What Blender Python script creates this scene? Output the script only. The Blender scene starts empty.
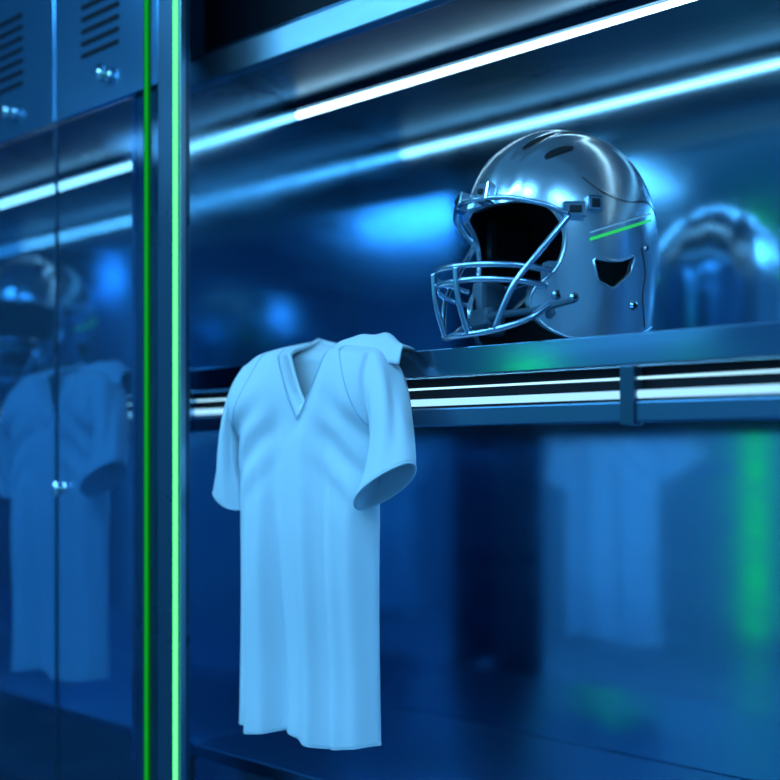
import bpy, bmesh, math
from mathutils import Vector, Matrix, noise
H=1.2
sc=bpy.context.scene
try: sc.view_settings.view_transform='Standard'
except Exception: pass

# ---------------------------------------------------------------- materials
def newmat(n):
    m=bpy.data.materials.new(n); m.use_nodes=True
    return m, m.node_tree.nodes, m.node_tree.links, m.node_tree.nodes['Principled BSDF']
def principled(n,col,metal=0,rough=.5,var=0,scale=8,stretch=(1,1,1),sheen=0,bump=0,spec=.5,coat=0):
    m,N,L,p=newmat(n)
    p.inputs['Base Color'].default_value=(*col,1); p.inputs['Metallic'].default_value=metal
    p.inputs['Roughness'].default_value=rough
    p.inputs['Specular IOR Level'].default_value=spec
    if coat: p.inputs['Coat Weight'].default_value=coat; p.inputs['Coat Roughness'].default_value=.08
    if sheen: p.inputs['Sheen Weight'].default_value=sheen
    if var or bump:
        tc=N.new('ShaderNodeTexCoord'); mp=N.new('ShaderNodeMapping'); nz=N.new('ShaderNodeTexNoise')
        mp.inputs['Scale'].default_value=stretch; nz.inputs['Scale'].default_value=scale; nz.inputs['Detail'].default_value=6
        L.new(tc.outputs['Object'],mp.inputs['Vector']); L.new(mp.outputs['Vector'],nz.inputs['Vector'])
        if var:
            mr=N.new('ShaderNodeMapRange'); mr.inputs['From Min'].default_value=.3; mr.inputs['From Max'].default_value=.7
            mr.inputs['To Min'].default_value=max(0,rough-var); mr.inputs['To Max'].default_value=rough+var
            L.new(nz.outputs['Fac'],mr.inputs['Value']); L.new(mr.outputs['Result'],p.inputs['Roughness'])
        if bump:
            b=N.new('ShaderNodeBump'); b.inputs['Strength'].default_value=bump; b.inputs['Distance'].default_value=.002
            L.new(nz.outputs['Fac'],b.inputs['Height']); L.new(b.outputs['Normal'],p.inputs['Normal'])
    return m
def emis(n,col,st):
    m,N,L,p=newmat(n); N.remove(p)
    e=N.new('ShaderNodeEmission'); e.inputs[0].default_value=(*col,1); e.inputs[1].default_value=st
    L.new(e.outputs[0],N['Material Output'].inputs[0]); return m
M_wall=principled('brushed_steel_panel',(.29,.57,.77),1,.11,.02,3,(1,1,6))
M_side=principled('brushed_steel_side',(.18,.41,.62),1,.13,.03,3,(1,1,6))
M_dark=principled('dark_lacquered_metal',(.035,.10,.16),.6,.3,.05,5)
M_black=principled('black_lacquer',(.003,.006,.012),.0,.6,0,8,(1,1,1),0,0,.2)
M_beam=principled('satin_aluminium',(.32,.47,.56),1,.45,.04,20,(1,1,8))
M_shelf=principled('shelf_steel',(.13,.27,.40),1,.15,.03,12,(.3,4,4))
M_rail=principled('rail_steel',(.08,.19,.30),1,.40,.03,12,(.3,4,4))
M_deck=principled('deck_steel',(.10,.24,.38),1,.30)
M_door=principled('locker_door_paint',(.10,.29,.47),.85,.2,.03,3)
M_chrome=principled('chrome_fitting',(.7,.85,.95),1,.15)
M_room=principled('room_wall_paint',(.22,.36,.46),0,.6,0,4)
M_floor=principled('polished_floor',(.10,.19,.27),0,.25,.08,3)
M_tube=emis('led_white_blue',(.45,.80,1.0),8)
M_tubeL=emis('led_shelf_blue',(.33,.70,1.0),1.35)
M_tube2=emis('led_soft_blue',(.38,.76,1.0),1.8)
M_under=emis('under_shelf_fill',(.15,.55,1.0),25)  # added fill for the jersey's back, hidden behind the rail
M_cfill=emis('ceiling_fill_blue',(.175,.57,1.0),26)  # key and fill light, given off by added ceiling panels
M_cfill_soft=emis('ceiling_fill_soft',(.175,.57,1.0),5)  # wide dim panel added for a soft glow in the back panel
M_wfill=emis('wall_fill_blue',(.12,.52,1.0),2.2)  # added glow for the back panel to mirror
M_green=emis('led_green',(.10,1.0,.22),2.2)
M_green2=emis('green_reflect_core',(.01,1.0,.06),.40)  # bright middle of a green reflection, done as emission
M_green3=emis('green_reflect_halo',(.005,1.0,.06),.10)  # soft edge of the same green reflection, done as emission
M_greenW=emis('added_green_wall',(.0,1.0,.10),1.5)  # unseen source, added for the green streak in the back panel
M_greenS=emis('added_green_shelf',(.0,1.0,.10),9)  # unseen source, added for the green patch on the shelf edge
M_jersey=principled('jersey_cloth',(.76,.84,.88),0,.85,0,900,(1,1,1),.3,.25,.2)
M_seam=principled('jersey_rib',(.50,.66,.76),0,.9)
M_hel=principled('helmet_brushed_chrome',(.72,.84,.92),.88,.24,.03,7,(1,1,1))
M_liner=principled('helmet_liner',(.006,.008,.012),0,.6)
M_pad=principled('helmet_pad',(.07,.14,.20),0,.5)
M_mask=principled('facemask_steel',(.55,.72,.86),1,.22)
M_refl_green=principled('helmet_reflect_green',(.05,.8,.12),0,.3)  # green light reflection put on the shell as a glowing stripe
M_refl_green.node_tree.nodes['Principled BSDF'].inputs['Emission Color'].default_value=(.05,1,.15,1)
M_refl_green.node_tree.nodes['Principled BSDF'].inputs['Emission Strength'].default_value=.4
M_refl_white=principled('helmet_reflect_white',(.85,.95,1),0,.3)  # pale line of the same reflection, put in as colour
def glassmat():
    m,N,L,p=newmat('refl_pane_glass'); N.remove(p)
    t=N.new('ShaderNodeBsdfTransparent'); t.inputs[0].default_value=(.53,.72,.83,1)
    g=N.new('ShaderNodeBsdfGlossy'); g.inputs[0].default_value=(.5,.75,1,1); g.inputs['Roughness'].default_value=.08
    mx=N.new('ShaderNodeMixShader'); mx.inputs[0].default_value=.12
    L.new(t.outputs[0],mx.inputs[1]); L.new(g.outputs[0],mx.inputs[2])
    L.new(mx.outputs[0],N['Material Output'].inputs[0]); return m
M_refl_pane=glassmat()

# ---------------------------------------------------------------- helpers
def empty(n,loc=(0,0,0)):
    e=bpy.data.objects.new(n,None); e.location=loc; e.empty_display_size=.1
    sc.collection.objects.link(e); return e
def mesh(n,vs,fs,mat,parent=None,smooth=False):
    me=bpy.data.meshes.new(n); me.from_pydata([tuple(v) for v in vs],[],fs); me.update()
    bm=bmesh.new(); bm.from_mesh(me); bmesh.ops.remove_doubles(bm,verts=bm.verts,dist=1e-5)
    bmesh.ops.recalc_face_normals(bm,faces=bm.faces); bm.to_mesh(me); bm.free()
    o=bpy.data.objects.new(n,me); sc.collection.objects.link(o)
    if mat: me.materials.append(mat)
    if smooth:
        for p in me.polygons: p.use_smooth=True
    if parent: o.parent=parent
    return o
def box(n,x0,x1,y0,y1,z0,z1,mat,parent=None,bev=.002,off=H):
    c=Vector(((x0+x1)/2,(y0+y1)/2,(z0+z1)/2+off)); hx,hy,hz=(x1-x0)/2,(y1-y0)/2,(z1-z0)/2
    vs=[(sx*hx,sy*hy,sz*hz) for sx in(-1,1) for sy in(-1,1) for sz in(-1,1)]
    fs=[(0,1,3,2),(4,6,7,5),(0,4,5,1),(2,3,7,6),(0,2,6,4),(1,5,7,3)]
    o=mesh(n,vs,fs,mat,parent); o.location=c
    if bev:
        b=o.modifiers.new('bevel','BEVEL'); b.width=min(bev,hx*.9,hy*.9,hz*.9); b.segments=2
    return o
def catmull(P,k=8,closed=False):
    P=[Vector(p) for p in P]; out=[]; n=len(P)
    rng=n if closed else n-1
    for i in range(rng):
        if closed: a,b,c,d=P[i-1],P[i],P[(i+1)%n],P[(i+2)%n]
        else: a=P[max(i-1,0)];b=P[i];c=P[i+1];d=P[min(i+2,n-1)]
        for j in range(k):
            t=j/k; out.append(.5*((2*b)+(c-a)*t+(2*a-5*b+4*c-d)*t*t+(3*b-a-3*c+d)*t**3))
    if not closed: out.append(P[-1])
    return out
def tube(n,P,r,mat,parent=None,closed=False,seg=12,flat=None):
    P=[Vector(p) for p in P]; m=len(P); vs=[];fs=[]
    prev=None
    for i,p in enumerate(P):
        if closed: T=P[(i+1)%m]-P[i-1]
        else: T=P[min(i+1,m-1)]-P[max(i-1,0)]
        T.normalize()
        if prev is None:
            ref=Vector((0,0,1)) if abs(T.z)<.9 else Vector((1,0,0)); U=T.cross(ref).normalized()
        else: U=(prev-T*prev.dot(T)).normalized()
        prev=U; V=T.cross(U)
        for k in range(seg):
            a=2*math.pi*k/seg; vs.append(p+U*math.cos(a)*r+V*math.sin(a)*r)
    for i in range(m if closed else m-1):
        for k in range(seg):
            a=i*seg+k;b=i*seg+(k+1)%seg;c=((i+1)%m)*seg+(k+1)%seg;d=((i+1)%m)*seg+k
            fs.append((a,b,c,d))
    if not closed:
        fs.append(tuple(range(seg))); fs.append(tuple((m-1)*seg+k for k in range(seg)))
    return mesh(n,vs,fs,mat,parent,True)
def applymods(o):
    dg=bpy.context.evaluated_depsgraph_get(); me=bpy.data.meshes.new_from_object(o.evaluated_get(dg))
    o.modifiers.clear(); o.data=me

# ---------------------------------------------------------------- room shell (absolute z)
box('floor',-4.6,2.6,-2.6,2.1,-.05,0,M_floor,off=0,bev=0)
box('ceiling',-4.6,2.6,-2.6,2.1,2.75,2.8,M_room,off=0,bev=0)
box('wall_back',-4.6,2.6,2.02,2.1,0,2.75,M_room,off=0,bev=0)
box('wall_front',-4.6,2.6,-2.6,-2.52,0,2.75,M_room,off=0,bev=0)
box('wall_left',-4.6,-4.52,-2.52,2.02,0,2.75,M_room,off=0,bev=0)
box('wall_right',2.52,2.6,-2.52,2.02,0,2.75,M_room,off=0,bev=0)

def ceil_fill(x,y,lx,ly,mt):  # unseen panels added under the ceiling to light jersey and bay
    e=empty('added_ceiling_fill',(x,y,2.72))
    a=box('added_fill_housing',-lx/2-.03,lx/2+.03,-ly/2-.03,ly/2+.03,-.02,.03,M_dark,e,off=0)
    b=box('added_fill_diffuser',-lx/2,lx/2,-ly/2,ly/2,-.03,-.0205,mt,e,0,off=0)
for (x,y,lx,ly,mt) in [(-1.6,.1,2.2,.25,M_cfill),(-.2,-1.2,2.2,.25,M_cfill),(-3.2,-1.0,1.8,1.2,M_cfill_soft),(.9,.2,1.4,.25,M_cfill)]:
    ceil_fill(x,y,lx,ly,mt)
for (x,z) in [(-2.7,1.95),(-.4,1.95)]:
    e=empty('added_wall_fill',(x,-2.50,z))  # unseen wall wash added so the back panel mirrors blue light
    box('added_fill_housing',-.65,.65,-.02,.01,-.17,.17,M_dark,e,off=0)
    box('added_fill_diffuser',-.62,.62,.0105,.02,-.14,.14,M_wfill,e,0,off=0)

# ---------------------------------------------------------------- locker cabinet
cab=empty('locker_cabinet')
XL,XR=-3.6,.9
SP=-1.694
YW=1.92
ZD=-.625
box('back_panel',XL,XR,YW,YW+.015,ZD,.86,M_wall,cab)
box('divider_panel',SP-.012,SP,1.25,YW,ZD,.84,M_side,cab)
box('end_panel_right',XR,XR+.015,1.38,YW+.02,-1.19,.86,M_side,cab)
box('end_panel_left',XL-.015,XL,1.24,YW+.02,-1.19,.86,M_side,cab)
box('top_panel',XL,XR,1.40,YW+.02,.84,.855,M_dark,cab)
box('top_fascia_beam',SP,XR,1.375,1.40,.778,.834,M_beam,cab,.003)
box('top_cupboard_front',SP,XR,1.43,1.445,.856,1.45,M_black,cab)
box('deck',XL,XR,1.40,YW,ZD-.025,ZD,M_deck,cab)
box('deck_fascia',SP,XR,1.405,1.42,-1.19,ZD-.026,M_door,cab)
box('front_post',-1.602,-1.5345,1.235,1.262,-1.19,1.5,M_dark,cab,.003)
box('post_trim',-1.5344,-1.531,1.235,1.248,-1.19,1.5,M_beam,cab,.001)
box('post_return',-1.70,-1.602,1.256,1.27,-1.19,1.5,M_dark,cab,.002)
DX=[-1.604,-1.969,-2.334,-2.70,-3.07,-3.44]
for i in range(5):
    x1,x0=DX[i]-.002,DX[i+1]+.002
    box('reflection_pane_%d'%i,x0,x1,1.24,1.246,-.80,.722,M_refl_pane,cab,.001)  # see-through, so copies behind it stand in for the door's reflections
    box('door_edge_%d'%i,x0-.001,x0+.0015,1.2385,1.2475,-.80,.722,M_dark,cab,.001)
    box('upper_door_%d'%i,x0,x1,1.24,1.255,.732,1.5,M_door,cab,.003)
    box('lower_door_%d'%i,x0,x1,1.24,1.255,-1.19,-.805,M_door,cab,.003)
    for k in range(7):
        z=.845+k*.026
        box('vent_%d_%d'%(i,k),x0+.10,x1-.13,1.2375,1.2405,z,z+.010,M_black,cab,.001)
    for (zz,nm,dx) in ((.79,'upper',.12),(-.075,'lower',.03)):
        xk=x0+dx if nm=='lower' else x1-.17
        P=[(xk,1.24,zz+H),(xk,1.224,zz+H)]
        tube('knob_stem_%s_%d'%(nm,i),P,.007,M_chrome,cab)
        P=[(xk,1.2235,zz+H+.016),(xk,1.2235,zz+H-.016)]
        tube('knob_%s_%d'%(nm,i),P,.008,M_chrome,cab,seg=16)
        tube('knob_rose_%s_%d'%(nm,i),[(xk,1.2402,zz+H),(xk,1.2372,zz+H)],.014,M_chrome,cab,seg=20)

def shelf(name,x0,x1,brk):
    e=empty(name,(0,0,0))
    box('board',x0,x1,1.40,YW-.002,.135,.183,M_shelf,e,.002)
    box('recess_back',x0,x1,1.425,1.435,.05,.134,M_black,e,0)
    box('lower_rail',x0,x1,1.402,1.424,.048,.080,M_rail,e,.003)
    for b in brk:
        box('bracket',b-.012,b+.012,1.396,1.43,.044,.134,M_dark,e,.002)
    tube('led_upper',[(x0,1.410,.115+H),(x1,1.410,.115+H)],.0018,M_tube2,e)
    cuts=[x0]+[v for b in brk for v in(b-.014,b+.014)]+[x1]
    for i in range(0,len(cuts),2):
        tube('led_lower',[(cuts[i],1.408,.0905+H),(cuts[i+1],1.408,.0905+H)],.0062,M_tubeL,e)
    box('added_under_fill',x0+.05,x1-.05,1.80,1.83,.122,.1345,M_under,e,.001)  # hidden light added to brighten the jersey's back and its mirror image
    return e
shelf('locker_shelf',SP+.001,XR-.001,[-.68,.2])
shelf('locker_shelf.001',XL+.001,SP-.013,[-2.7])

def tl(n,x0,x1):
    e=empty(n)
    tube('tube',[(x0,1.718,.812+H),(x1,1.718,.812+H)],.0060,M_tube,e)
    box('mount',x0,x1,1.708,1.728,.820,.8395,M_dark,e,.001)
tl('led_tube_light',SP+.004,XR-.01); tl('tube_reflection_copy',XL+.01,SP-.02)  # left tube is a copy standing in for its reflection in the door

def green(n,x,y,z0,z1,w,mat,d=.006):
    return box(n,x-w/2,x+w/2,y-d,y,z0,z1,mat,None,.0005)
green('green_led_strip',-1.5425,1.2345,-1.19,1.5,.007,M_green)
g=empty('green_strip_reflection')
for nm,w,d,mt in (('reflection_halo',.020,.002,M_green3),('reflection_core',.008,.003,M_green2)):  # blurred reflection of the green strip, built as two glowing strips
    o=green(nm,-1.640,1.2392,-1.19,1.5,w,mt,d); o.parent=g
box('added_green_wall_strip',-2.21-.04,-2.21+.04,-2.515,-2.50,-1.15,1.5,M_greenW,None,.001)  # added behind the camera to mirror as a green streak
box('added_green_shelf_strip',-3.22-.06,-3.22+.06,-2.515,-2.50,.35,.85,M_greenS,None,.001)  # added behind the camera, cut to height for the shelf edge reflection

# ---------------------------------------------------------------- jersey
def smooth(a,b,x):
    t=max(0,min(1,(x-a)/(b-a))); return t*t*(3-2*t)
def jersey(name,loc):
    e=empty(name,loc); e.rotation_euler=(0,0,math.radians(10)); e.scale=(.87,1,1)
    Mc=64; NB=54; NU=20; zh=-.510; za=.03; sn=.41
    df,db,da=.048,.042,.042
    def prof(s): return max(0,1-abs(s)**2.6)**.6
    def ztop(s,front):
        a=abs(s)
        sh=.168+ .028*smooth(-1,1,s)
        if a>=sn: return sh+(.219-sh)*smooth(1.05,sn,a)
        if front: return .084+(.219-.084)*(a/sn)**1.2
        return .206+.013*(a/sn)**2
    def pl(x):
        return 1-2*(abs(math.sin(x))**.8)
    def fold(s,z):
        w=smooth(.22,-.30,z)
        f=.011*w*math.cos(6.5*s+.6)+.014*w*pl(4.6*s+1.15+z*.25)+.004*w*math.cos(21*s+z*2)
        for sg in(-1,1):
            d=(z-.10)+ .9*(sg*s-1)*.178*.9
            dd=math.hypot((sg*s-1)*.178, z-.02)
            f+=.007*math.cos(d*80)*smooth(.18,.03,dd)
        ang=math.atan2(s*.178-.10,.21-z); rr=math.hypot(s*.178-.10,.21-z)
        f+=.0045*math.cos(ang*9)*smooth(.03,.10,rr)*smooth(.36,.15,rr)
        f+=.014*noise.noise(Vector((s*1.6,z*4,3)))*prof(s)
        return f
    def P(s,v,front):
        sg=-1 if front else 1; D=df if front else db
        if v<=0:
            z=zh+(za-zh)*(v+1); hw=.178-.005*math.sin((v+1)*3)
            hemz=.006*math.cos(5*s+1)*(max(0,-v)**6)
            y=sg*D*prof(s)*(.75+.25*smooth(-.5,0,z))
            y+=fold(s,z)*prof(s)**.5
            return Vector((s*hw,y,z+hemz-.004*s*(-v)))
        t=v; edge=.178-.022*math.sin(t*math.pi/2)+.006*t
        z=za+(ztop(s,front)-za)*t
        q=abs(s)**2.6
        y=sg*(D*prof(s)*math.sqrt(max(0,1-t**3))+da*math.sin(math.pi*t)*q)
        if abs(s)<sn: y+=sg*(.028 if front else .05)*(1-(abs(s)/sn)**1.6)*t**3
        y+=fold(s,z)*prof(s)**.5*(1-t)
        x=s*edge+.020*t*(1-abs(s))
        if z>.184: y+=min(.11,3.4*(z-.184))*t
        return Vector((x,y,z))
    vs=[];fs=[]
    rows=[-1+i/NB for i in range(NB)]+[j/NU for j in range(NU+1)]
    idx={}
    for fr in(0,1):
        for r,v in enumerate(rows):
            for c in range(Mc+1):
                s=-1+2*c/Mc; s=math.copysign(abs(s)**.85,s)
                idx[fr,r,c]=len(vs); vs.append(P(s,v,bool(fr)))
        for r in range(len(rows)-1):
            for c in range(Mc):
                fs.append((idx[fr,r,c],idx[fr,r,c+1],idx[fr,r+1,c+1],idx[fr,r+1,c]))
    def sleeve(sgn,inner,outer,Vf,ctl_out):
        loop=[P(sgn,t/NU,True) for t in range(NU+1)]+[P(sgn,t/NU,False) for t in range(NU-1,0,-1)]
        n=len(loop); C=(Vector(inner)+Vector(outer))/2; U=Vector(inner)-C; Vv=Vector(Vf)
        K=20; start=len(vs)
        for k in range(K+1):
            w=k/K
            for i in range(n):
                a=2*math.pi*i/n
                cu=C+U*math.cos(a)+Vv*math.sin(a)*(1+.10*math.sin(2*a+.5))
                hi=(1-math.cos(a))/2
                p0=loop[i]; ct=p0+Vector((sgn*(ctl_out*hi+.004),0,-.02-.05*(1-hi)))
                ct.y=p0.y*1.1
                p=p0*(1-w)**2+ct*2*w*(1-w)+cu*w*w
                if 0<k:
                    p+= (p-(C*w+ (loop[0]+loop[NU])*.5*(1-w))).normalized()*((.009*math.sin(3*a+w*4)+.005*math.sin(7*a+w*9))*math.sin(math.pi*w)*.8)
                vs.append(p)
        for k in range(K):
            for i in range(n):
                a=start+k*n+i;b=start+k*n+(i+1)%n
                fs.append((a,b,b+n,a+n))
        return [vs[start+K*n+i] for i in range(n)]
    c1=sleeve(1,(.154,-.050,-.092),(.286,-.050,-.018),(.012,-.046,.018),.066)
    c2=sleeve(-1,(-.172,.0,-.104),(-.250,.012,-.068),(0,-.034,-.004),.024)
    o=mesh('fabric',vs,fs,M_jersey,e,True)
    bm=bmesh.new(); bm.from_mesh(o.data); bmesh.ops.remove_doubles(bm,verts=bm.verts,dist=2e-4)
    bmesh.ops.recalc_face_normals(bm,faces=bm.faces); bm.to_mesh(o.data); bm.free()
    for p in o.data.polygons: p.use_smooth=True
    s=o.modifiers.new('sub','SUBSURF'); s.levels=1; s.render_levels=1
    so=o.modifiers.new('th','SOLIDIFY'); so.thickness=.0022; so.offset=0
    # shoulder cloth folded back over the shelf top: a soft, low mound with rounded ends
    v=[];f=[];NA,NBb=40,26
    xa,xb,depth=.066,.222,.12
    for i in range(NA+1):
        a=i/NA; env=math.sin(math.pi*a)**.5 if 0<a<1 else 0
        hgt=(.224-.018*a)+.004*math.cos(a*9+.4)
        dl=.35+.65*env*(1-.35*a)
        for j in range(NBb+1):
            b=j/NBb
            x=xa+(xb-xa)*a
            fr=1 if b>.3 else math.sin(b/.3*math.pi/2)
            y=-.012+.010*a+(depth+.012)*b*dl
            z0=.170-.014*a
            base=z0+(.1868-z0)*fr
            mound=(hgt-.188)*env*(fr if b<=.3 else (1-smooth(.3,1,b)))
            rip=.004*math.cos(a*15+b*5)*env*math.sin(math.pi*b)
            v.append(Vector((x,y,base+mound+max(rip,-mound*.6))))
    for i in range(NA):
        for j in range(NBb):
            k=i*(NBb+1)+j; f.append((k,k+1,k+NBb+2,k+NBb+1))
    q=mesh('draped_shoulder',v,f,M_jersey,e,True)
    so=q.modifiers.new('th','SOLIDIFY'); so.thickness=.003; so.offset=0
    # collar: ribbed band with rolled inner edge
    col=[(i/16*sn,True) for i in range(-16,17)]+[(i/16*sn,False) for i in range(15,-16,-1)]
    inn=[P(s,1,f) for s,f in col]; outr=[]
    for s,f in col:
        dz=.020; t=1-min(.8,dz/(ztop(s,f)-za)); s2=s*(1+.16*(abs(s)/sn)**4)
        p=P(s2,t if abs(s)<sn*.999 else 1-.03,f); sg=-1 if f else 1
        outr.append(p+Vector((0,sg*.003,.0)))
    n=len(col)
    cb=mesh('collar_band',inn+outr,[(i,(i+1)%n,n+(i+1)%n,n+i) for i in range(n)],M_jersey,e,True)
    so=cb.modifiers.new('th','SOLIDIFY'); so.thickness=.0055; so.offset=0
    sb=cb.modifiers.new('sub','SUBSURF'); sb.levels=1; sb.render_levels=1
    tube('collar_piping',[p+Vector((0,0,.0015)) for p in inn],.0044,M_jersey,e,True,8)
    tube('collar_stitch',[p+Vector((0,-.0008,-.0015)) for p in outr[1:32]],.0012,M_seam,e,False,6)
    for sg in(-1,1):
        pts=[P(sg*(sn+.08+(1-sn-.10)*w**.9),.93-.86*w**1.25,True)+Vector((0,-.001,0)) for w in [i/24 for i in range(25)]]
        tube('raglan_seam',pts,.0013,M_seam,e,False,6)
    tube('cuff_hem',c1,.0020,M_jersey,e,True,8); tube('cuff_hem',c2,.0020,M_jersey,e,True,8)
    hem=[P(math.copysign(abs(s)**.85,s),-1,True) for s in [i/40 for i in range(-40,41)]]+[P(math.copysign(abs(s)**.85,s),-1,False) for s in [i/40 for i in range(39,-40,-1)]]
    tube('hem',hem,.0016,M_jersey,e,True,8)
    return e
jersey('sports_jersey',(-1.272,1.316,H))
jersey('jersey_reflection_copy',(-2.085,1.325,H))  # added copy, stands in for the jersey's reflection in the left door

# ---------------------------------------------------------------- helmet
A,B,ZT,EX=.180,.152,.198,2.25
def rz(z):
    if z>=0: return max(0,1-(z/ZT)**EX)**.5
    return 1-.11*(z/.2)**2
def shell_y(x,z):
    r=rz(z); return B*math.sqrt(max(0,r*r-(x/A)**2))
def shell_z(x,y):
    q=(x/A)**2+(y/B)**2
    return ZT*max(0,1-q)**(1/EX)
def build_helmet(name,loc,rot):
    e=empty(name,loc); e.rotation_euler=(0,0,rot)
    bpy.context.view_layer.update()
    vs=[];fs=[];n=160
    rings=[]
    J=64
    for j in range(1,J+1):
        ph=math.pi/2*j/J; z=ZT*math.cos(ph)
        rings.append((rz(z),z))
    for j in range(1,25): z=-.22*j/24; rings.append((rz(z),z))
    for (r,z) in rings:
        for i in range(n):
            th=2*math.pi*i/n; x=A*r*math.cos(th); y=B*r*math.sin(th)
            g=1+.022*smooth(.040,.028,abs(y))*smooth(.0,.06,z)+.014*smooth(.014,.003,abs(abs(y)-.075))*smooth(.02,.08,z)
            vs.append((x*g,y*g,z*(g if z>0 else 1)))
    top=len(vs); vs.append((0,0,ZT*1.022))
    for j in range(len(rings)-1):
        for i in range(n):
            a=j*n+i;b=j*n+(i+1)%n; fs.append((a,b,b+n,a+n))
    for i in range(n): fs.append((top,(i+1)%n,i))
    o=mesh('shell',vs,fs,M_hel,e,True); o.data.materials.append(M_liner)
    s=o.modifiers.new('s','SOLIDIFY'); s.thickness=.011; s.offset=-1; s.material_offset=1; s.material_offset_rim=0
    crv=catmull([(.172,0,.048),(.13,0,.044),(.100,0,.028),(.086,0,-.012),(.096,0,-.06),(.126,0,-.098),(.128,0,-.128),(.105,0,-.160),(.06,0,-.177),(-.02,0,-.176),(-.08,0,-.160),(-.14,0,-.140),(-.2,0,-.136)],8)
    poly=[Vector((.4,0,.05))]+crv+[Vector((-.4,0,-.136)),Vector((-.4,0,-.4)),Vector((.4,0,-.4))]
    def prism(poly,y0,y1):
        m=len(poly); v=[(p.x,y0,p.z) for p in poly]+[(p.x,y1,p.z) for p in poly]
        f=[tuple(range(m)),tuple(range(2*m-1,m-1,-1))]+[(i,(i+1)%m,m+(i+1)%m,m+i) for i in range(m)]
        return mesh('cut',v,f,None,e)
    cuts=[prism(poly,-.4,.4)]
    ear=[Vector(p) for p in [(.044,0,-.048),(.034,0,-.084),(.004,0,-.096),(-.034,0,-.066),(-.042,0,-.036),(-.004,0,-.050)]]
    ear=[(ear[i]*(1-w)+ear[(i+1)%6]*w) for i in range(6) for w in(.10,.90)]
    cuts+= [prism(ear,.05,.3),prism(ear,-.3,-.05)]
    for c in cuts:
        b=o.modifiers.new('b','BOOLEAN'); b.operation='DIFFERENCE'; b.solver='EXACT'; b.object=c
    bpy.context.view_layer.update()
    applymods(o)
    for c in cuts: bpy.data.objects.remove(c)
    o.data.polygons.foreach_set('use_smooth',[True]*len(o.data.polygons))
    o.data.set_sharp_from_angle(angle=math.radians(32))
    for sg in(1,-1):
        tube('ear_rim',[(p.x,sg*(shell_y(p.x,p.z)+.0005),p.z) for p in ear],.0022,M_hel,e,True,8)
        rim=[(p.x,sg*(shell_y(p.x,p.z)-.002),p.z) for p in crv if -.13<p.x<.150 and p.z<.046]
        tube('shell_rim',rim,.0030,M_hel,e,False,8)
        for pts in ([(.055,.085),(.02,.060),(-.03,.052),(-.09,.062),(-.13,.050)],[(-.060,-.02),(-.075,-.06),(-.070,-.10),(-.085,-.15)]):
            c2=catmull([(a,0,b) for a,b in pts],8)
            tube('panel_seam',[(p.x,sg*(shell_y(p.x,p.z)+.0002),p.z) for p in c2],.0009,M_liner,e,False,6)
    def bar(nm,half,r=.0052,mirror_center=True):
        if mirror_center:
            P=half+[(p[0],-p[1],p[2]) for p in reversed(half[:-1])]
            tube(nm,catmull(P,8),r,M_mask,e)
        else:
            for sg in(1,-1): tube(nm,catmull([(p[0],p[1]*sg,p[2]) for p in half],8),r,M_mask,e)
    bar('mask_bar_nose',[(.112,.126,-.070),(.165,.112,-.064),(.215,.070,-.060),(.240,0,-.058)])
    bar('mask_bar_mouth',[(.118,.122,-.095),(.165,.110,-.088),(.212,.068,-.083),(.236,0,-.082)])
    bar('mask_bar_chin',[(.112,.120,-.125),(.150,.110,-.150),(.195,.072,-.166),(.218,0,-.169)])
    bar('mask_bar_brow',[(.088,.140,.020),(.125,.122,.036),(.170,.075,.052),(.194,0,.058)],.0045)
    bar('mask_bar_side',[(.088,.142,.018),(.130,.128,-.035),(.172,.108,-.095),(.190,.080,-.163)],.0052,False)
    bar('mask_bar_upright',[(.237,.036,-.060),(.232,.036,-.11),(.213,.036,-.167)],.005,False)
    def lbox(nm,c,d,mat,rz_=0,ry=0):
        q=box(nm,-d[0]/2,d[0]/2,-d[1]/2,d[1]/2,-d[2]/2,d[2]/2,mat,e,.003,off=0); q.location=c; q.rotation_euler=(0,ry,rz_); return q
    for sg in(1,-1):
        lbox('brow_clip',(.178,sg*.036,.066),(.022,.026,.034),M_chrome,sg*.25,-.25)
        lbox('brow_clip_screw',(.190,sg*.037,.068),(.006,.010,.010),M_liner,sg*.25,-.25)
        y=shell_y(.078,.03)
        lbox('side_clip',(.078,sg*(y+.004),.028),(.040,.016,.026),M_chrome,-sg*.45)
        lbox('side_clip_slot',(.080,sg*(y+.0125),.028),(.020,.004,.012),M_liner,-sg*.45)
        y=shell_y(.046,.04)
        lbox('strap_buckle',(.044,sg*(y+.004),.040),(.026,.012,.026),M_chrome,-sg*.25)
        lbox('strap_buckle_slot',(.044,sg*(y+.010),.040),(.015,.004,.015),M_liner,-sg*.25)
        for (x,z,r) in [(.098,-.108,.008),(.072,-.112,.008),(-.045,-.118,.008),(-.075,-.02,.005)]:
            y=shell_y(x,z)
            tube('snap',[(x,sg*(y-.004),z),(x,sg*(y+.003),z)],r,M_chrome,e,seg=20)
            tube('snap_core',[(x,sg*(y+.003),z),(x,sg*(y+.0045),z)],r*.5,M_liner,e,seg=16)
        for (dz,w,mt,nm) in [(0,.0050,M_refl_green,'green_reflection'),(.011,.0028,M_refl_white,'white_reflection')]:  # reflected light lines laid on the shell as coloured strips
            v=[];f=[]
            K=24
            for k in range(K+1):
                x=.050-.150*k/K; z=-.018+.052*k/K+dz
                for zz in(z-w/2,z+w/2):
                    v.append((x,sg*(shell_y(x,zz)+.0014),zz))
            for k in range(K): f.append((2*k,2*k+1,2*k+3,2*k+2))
            mesh(nm,v,f,mt,e,True)
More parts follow.
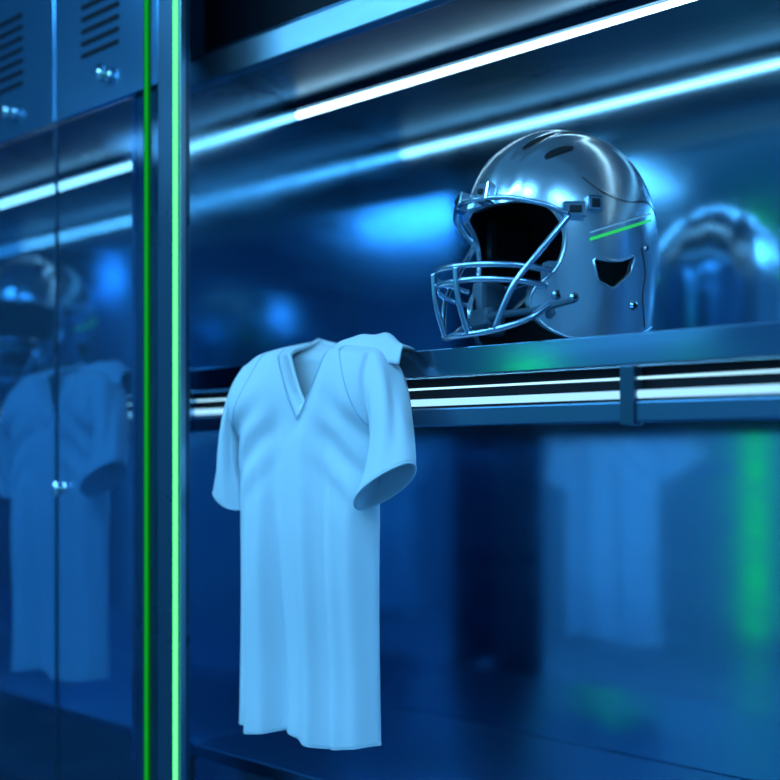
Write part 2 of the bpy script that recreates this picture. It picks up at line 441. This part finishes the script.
        for (xa,ya,xb,yb,wd) in [(.115,.052,.055,.060,.005),(.045,.062,-.02,.062,.005),(.10,.092,.05,.103,.004),(-.05,.06,-.10,.056,.005)]:
            v=[];f=[];K=16
            for k in range(K+1):
                t=k/K; x=xa+(xb-xa)*t; y=ya+(yb-ya)*t; w=wd*math.sin(math.pi*min(1,max(0,t)))**.4+.0005
                for yy in(y-w,y+w):
                    nrm=Vector((x/A**2,yy/B**2,shell_z(x,yy)/ZT**2)).normalized()
                    p=Vector((x,yy,shell_z(x,yy)))+nrm*.0024
                    v.append((p.x,sg*p.y,p.z))
            for k in range(K): f.append((2*k,2*k+1,2*k+3,2*k+2))
            mesh('crown_vent',v,f,M_liner,e,True)
        q=lbox('cheek_pad',(.078,sg*.108,-.10),(.07,.030,.10),M_pad,-sg*.25); q.modifiers['bevel'].width=.012
        q=lbox('temple_pad',(.03,sg*.118,.03),(.10,.026,.08),M_liner,-sg*.1); q.modifiers['bevel'].width=.012
    q=lbox('brow_pad',(.140,0,.075),(.025,.13,.040),M_liner,0,-.4); q.modifiers['bevel'].width=.012
    tube('chin_strap',catmull([(.07,.132,-.115),(.12,.10,-.13),(.160,.04,-.135),(.167,0,-.137),(.160,-.04,-.135),(.12,-.10,-.13),(.07,-.132,-.115)],6),.006,M_pad,e)
    q=lbox('chin_cup',(.160,0,-.135),(.025,.06,.035),M_pad,0,-.2); q.modifiers['bevel'].width=.01
    return e
hz=.183+.1822+H
build_helmet('football_helmet',(-.888,1.560,hz),math.radians(-113.3))
build_helmet('helmet_reflection_copy',(-2.62,1.60,hz),math.radians(-66))  # added copy, stands in for the helmet's reflection in the left door

# ---------------------------------------------------------------- world, camera
w=bpy.data.worlds.new('world'); sc.world=w; w.use_nodes=True
w.node_tree.nodes['Background'].inputs[0].default_value=(.01,.05,.12,1); w.node_tree.nodes['Background'].inputs[1].default_value=.3
cam=bpy.data.cameras.new('camera'); co=bpy.data.objects.new('camera',cam); sc.collection.objects.link(co)
co.location=(0,0,H); co.rotation_euler=(math.radians(90),0,math.atan2(.633,.774))
cam.sensor_width=36; cam.lens=36*1000/780; cam.shift_y=64/780; cam.clip_start=.02
cam.dof.use_dof=True; cam.dof.focus_distance=1.70; cam.dof.aperture_fstop=1.15
sc.camera=co
